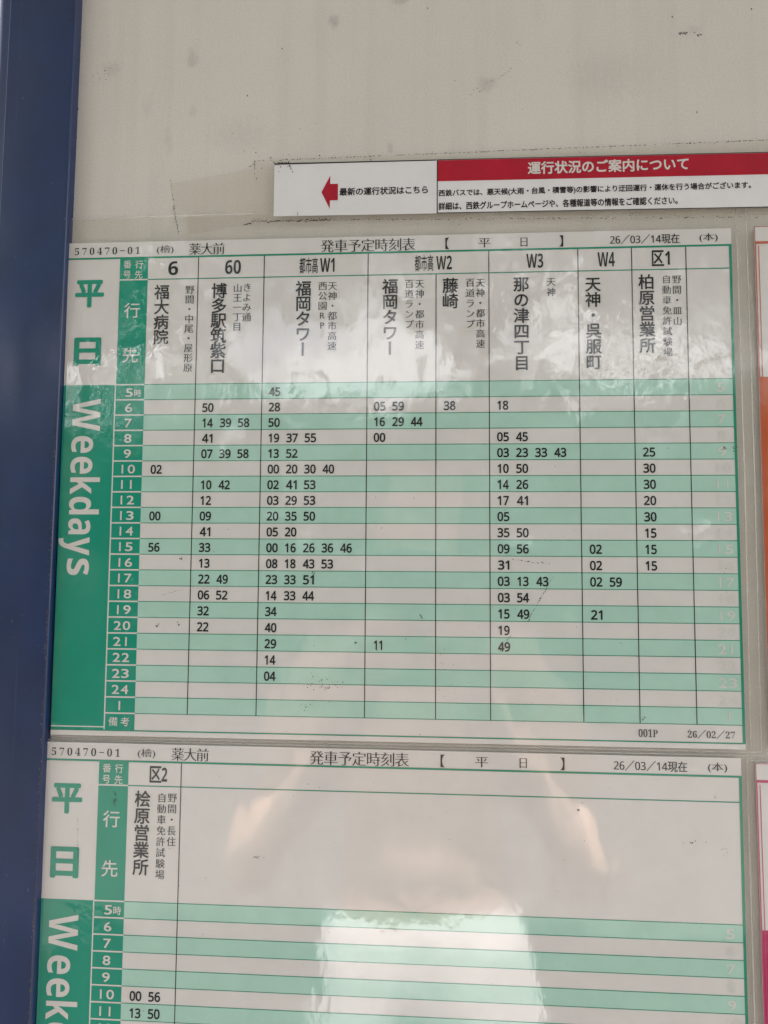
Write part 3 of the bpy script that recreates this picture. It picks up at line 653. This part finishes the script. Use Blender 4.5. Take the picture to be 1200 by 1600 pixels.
def tree(label, x, y, h, R, n):
    root = empty('street_tree', (x, y, 0)); tag(root, label, 'tree', None)
    mb = MB(); mb.tube([(0, 0, -.1), (.05, 0, 1.2), (-.04, .05, h*.55), (0, 0, h*.8)], [.22, .17, .12, .05], 10)
    tips = []
    for i in range(9):
        a = i*2.4; z0 = h*.44 + i*.17; d = R*rnd.uniform(.5, .85)
        p = [(0, 0, z0), (math.cos(a)*d*.5, math.sin(a)*d*.5, z0 + .6), (math.cos(a)*d, math.sin(a)*d, z0 + rnd.uniform(.7, 1.6))]
        mb.tube(p, [.07, .045, .015], 6); tips.append(p[-1])
    mb.build('trunk', M_bark, root, True)
    mb = MB(); cz = h*.83
    for i in range(n):
        while True:
            v = Vector((rnd.uniform(-1, 1), rnd.uniform(-1, 1), rnd.uniform(-1, 1)))
            if .3 < v.length < 1: break
        leaves(mb, (v.x*R, v.y*R, cz + v.z*h*.30), 26, .27, .12)
    for t in tips: leaves(mb, t, 60, .3, .10)
    mb.build('crown', M_leaf, root)
tree('leafy street tree mirrored in the sleeves, its trunk left of the photographer', -3.4, -6.6, 7.4, 3.3, 300)
tree('leafy street tree mirrored in the sleeves, standing straight behind the photographer', .5, -8.2, 8.2, 3.4, 320)
tree('leafy street tree mirrored in the sleeves, its trunk right of the photographer', 4.2, -6.9, 7.2, 3.3, 300)
hd = empty('hedge', (0, -11.5, 0)); tag(hd, 'tall clipped hedge behind the street trees', 'hedge')
mb = MB()
for i in range(2300): leaves(mb, (rnd.uniform(-14, 14), rnd.uniform(-.6, .6), rnd.uniform(.1, 4.2 + .75*math.sin(i*.37)*math.sin(i*1.3))), 16, .28, .16)
mb.build('foliage', M_leaf2, hd)

def skin_mesh(name, verts, edges, rad, mat, parent=None, sub=2, root=0):
    me = bpy.data.meshes.new(name); me.from_pydata([tuple(v) for v in verts], edges, []); me.update()
    o = bpy.data.objects.new(name, me); COL.objects.link(o)
    md = o.modifiers.new('skin', 'SKIN'); md.use_smooth_shade = True
    sk = me.skin_vertices[0].data
    for i, r in enumerate(rad): sk[i].radius = r if hasattr(r, '__len__') else (r, r); sk[i].use_root = (i == root)
    s = o.modifiers.new('sub', 'SUBSURF'); s.levels = s.render_levels = sub
    bpy.context.view_layer.update(); dg = bpy.context.evaluated_depsgraph_get()
    m2 = bpy.data.meshes.new_from_object(o.evaluated_get(dg)); m2.name = name
    m2.materials.clear(); m2.materials.append(mat)
    bpy.data.objects.remove(o); bpy.data.meshes.remove(me)
    q = bpy.data.objects.new(name, m2); COL.objects.link(q)
    if parent: q.parent = parent
    return q
def chain(V, E, Rr, start, pts):
    i = start
    for (p, r) in pts:
        V.append(p); Rr.append(r); E.append((i, len(V) - 1)); i = len(V) - 1
    return i
M_skin = plain('skin', (.50, .34, .27, 1), .5, .4, var=.06); M_blush = plain('blush_cotton', (.66, .47, .38, 1), .85, .2, var=.05, scale=60)
M_whitec = plain('white_cotton', (.78, .78, .80, 1), .85, .2, var=.04, scale=60); M_hair = plain('hair', (.02, .015, .012, 1), .45, .5); M_shoe = plain('shoe', (.05, .05, .055, 1), .6, .4)
def person():
    bx, by = -.01, -.86
    V = [(bx, by - .02, .93)]; Rr = [(.15, .10)]; E = []
    chest = chain(V, E, Rr, 0, [((bx, by - .01, 1.06), (.125, .09)), ((bx, by, 1.2), (.145, .10))])
    up = chain(V, E, Rr, chest, [((bx, by - .01, 1.34), (.13, .085))])
    hd_ = chain(V, E, Rr, up, [((bx, by, 1.41), .052), ((bx, by + .015, 1.47), .05), ((bx, by + .03, 1.53), (.07, .085)), ((bx, by + .03, 1.60), (.075, .095)), ((bx, by + .01, 1.655), (.06, .075))])
    for s in (1, -1):
        ph = (-.0105, -.416)
        edge = ph[0] + s*.037
        w = chain(V, E, Rr, up, [((bx + s*.13, by - .01, 1.345), .06), ((bx + s*.185, by, 1.31), .052), ((bx + s*.225, by + .08, 1.16), .043), ((bx + s*.235, by + .17, 1.055), .040), ((bx + s*.18, by + .26, 1.16), .038), ((edge + s*.028, -.475, 1.352), .025)])
        pm = chain(V, E, Rr, w, [((edge + s*.022, -.452, 1.385), (.028, .018)), ((edge + s*.018, -.436, 1.41), (.026, .015))])
        for k, (dz, ln) in enumerate(((.030, .9), (.012, 1.0), (-.006, .95), (-.022, .78))):
            zb = 1.408 + dz
            chain(V, E, Rr, pm, [((edge + s*.014, -.420, zb), .0085), ((edge + s*.004, -.404, zb + .004), .008), ((edge - s*.016*ln, -.4035, zb + .006), .0075), ((edge - s*.030*ln, -.4045, zb + .006), .0062)])
        chain(V, E, Rr, pm - 1, [((edge + s*.012, -.447, 1.41), .0105), ((edge + s*.002, -.434, 1.43), .0095), ((edge - s*.010, -.4265, 1.447), .008)])
        hip = chain(V, E, Rr, 0, [((bx + s*.085, by - .02, .86), .088), ((bx + s*.095, by - .01, .66), .072), ((bx + s*.10, by, .48), .055), ((bx + s*.10, by - .02, .28), .048), ((bx + s*.10, by - .03, .085), .036)])
        chain(V, E, Rr, hip, [((bx + s*.105, by + .04, .04), .036), ((bx + s*.115, by + .13, .028), .028)])
    b = skin_mesh('person', V, E, Rr, M_skin)
    tag(b, 'person in a blush top and white trousers holding up a phone to photograph the board', 'person')
    # nose and ears shaped on the head
    for v in b.data.vertices:
        c = v.co
        if c.z > 1.5 and c.y > by + .09:
            d = math.hypot(c.x - bx, (c.z - 1.565)*.6); c.y += .022*max(0, 1 - d/.022)
    TV = [(bx, by - .015, .98), (bx, by - .01, 1.08), (bx, by, 1.2), (bx, by - .01, 1.33), (bx, by - .005, 1.385)]; TR = [(.165, .118), (.145, .112), (.16, .118), (.145, .10), (.07, .07)]; TE = [(0, 1), (1, 2), (2, 3), (3, 4)]
    for s in (1, -1): chain(TV, TE, TR, 3, [((bx + s*.13, by - .01, 1.35), .072), ((bx + s*.19, by, 1.305), .066), ((bx + s*.222, by + .07, 1.175), .062)])
    skin_mesh('blush_top', TV, TE, TR, M_blush, b)
    PV = [(bx, by - .02, 1.03)]; PR = [(.155, .118)]; PE = []
    pv = chain(PV, PE, PR, 0, [((bx, by - .02, .93), (.172, .125))])
    for s in (1, -1): chain(PV, PE, PR, pv, [((bx + s*.09, by - .02, .84), .105), ((bx + s*.098, by - .01, .64), .09), ((bx + s*.10, by, .46), .08), ((bx + s*.10, by - .02, .14), .072)])
    skin_mesh('white_trousers', PV, PE, PR, M_whitec, b)
    skin_mesh('hair', [(bx, by - .02, 1.42), (bx, by - .035, 1.52), (bx, by - .03, 1.60), (bx, by - .005, 1.665), (bx, by + .06, 1.675)], [(0, 1), (1, 2), (2, 3), (3, 4)], [(.07, .045), (.09, .06), (.098, .085), (.088, .08), (.06, .035)], M_hair, b)
    for s in (1, -1): skin_mesh('shoe', [(bx + s*.10, by - .05, .05), (bx + s*.105, by + .04, .045), (bx + s*.117, by + .15, .035)], [(0, 1), (1, 2)], [.05, .047, .036], M_shoe, b)
person()
ph = empty('smartphone', (-.0105, -.4165, 1.4475)); tag(ph, 'dark smartphone held upright by the person in front of the board', 'phone')
mb = MB(); mb.box((-.0365, -.004, -.0735), (.0365, .004, .0735)); o = mb.build('body', plain('phone_case', (.03, .03, .035, 1), .4, .5), ph)
bv = o.modifiers.new('bevel', 'BEVEL'); bv.width = .0038; bv.segments = 4
mb = MB(); mb.box((-.034, -.0043, -.070), (.034, -.0041, .070)); mb.build('screen', plain('phone_glass', (.02, .02, .022, 1), .08, .5), ph)
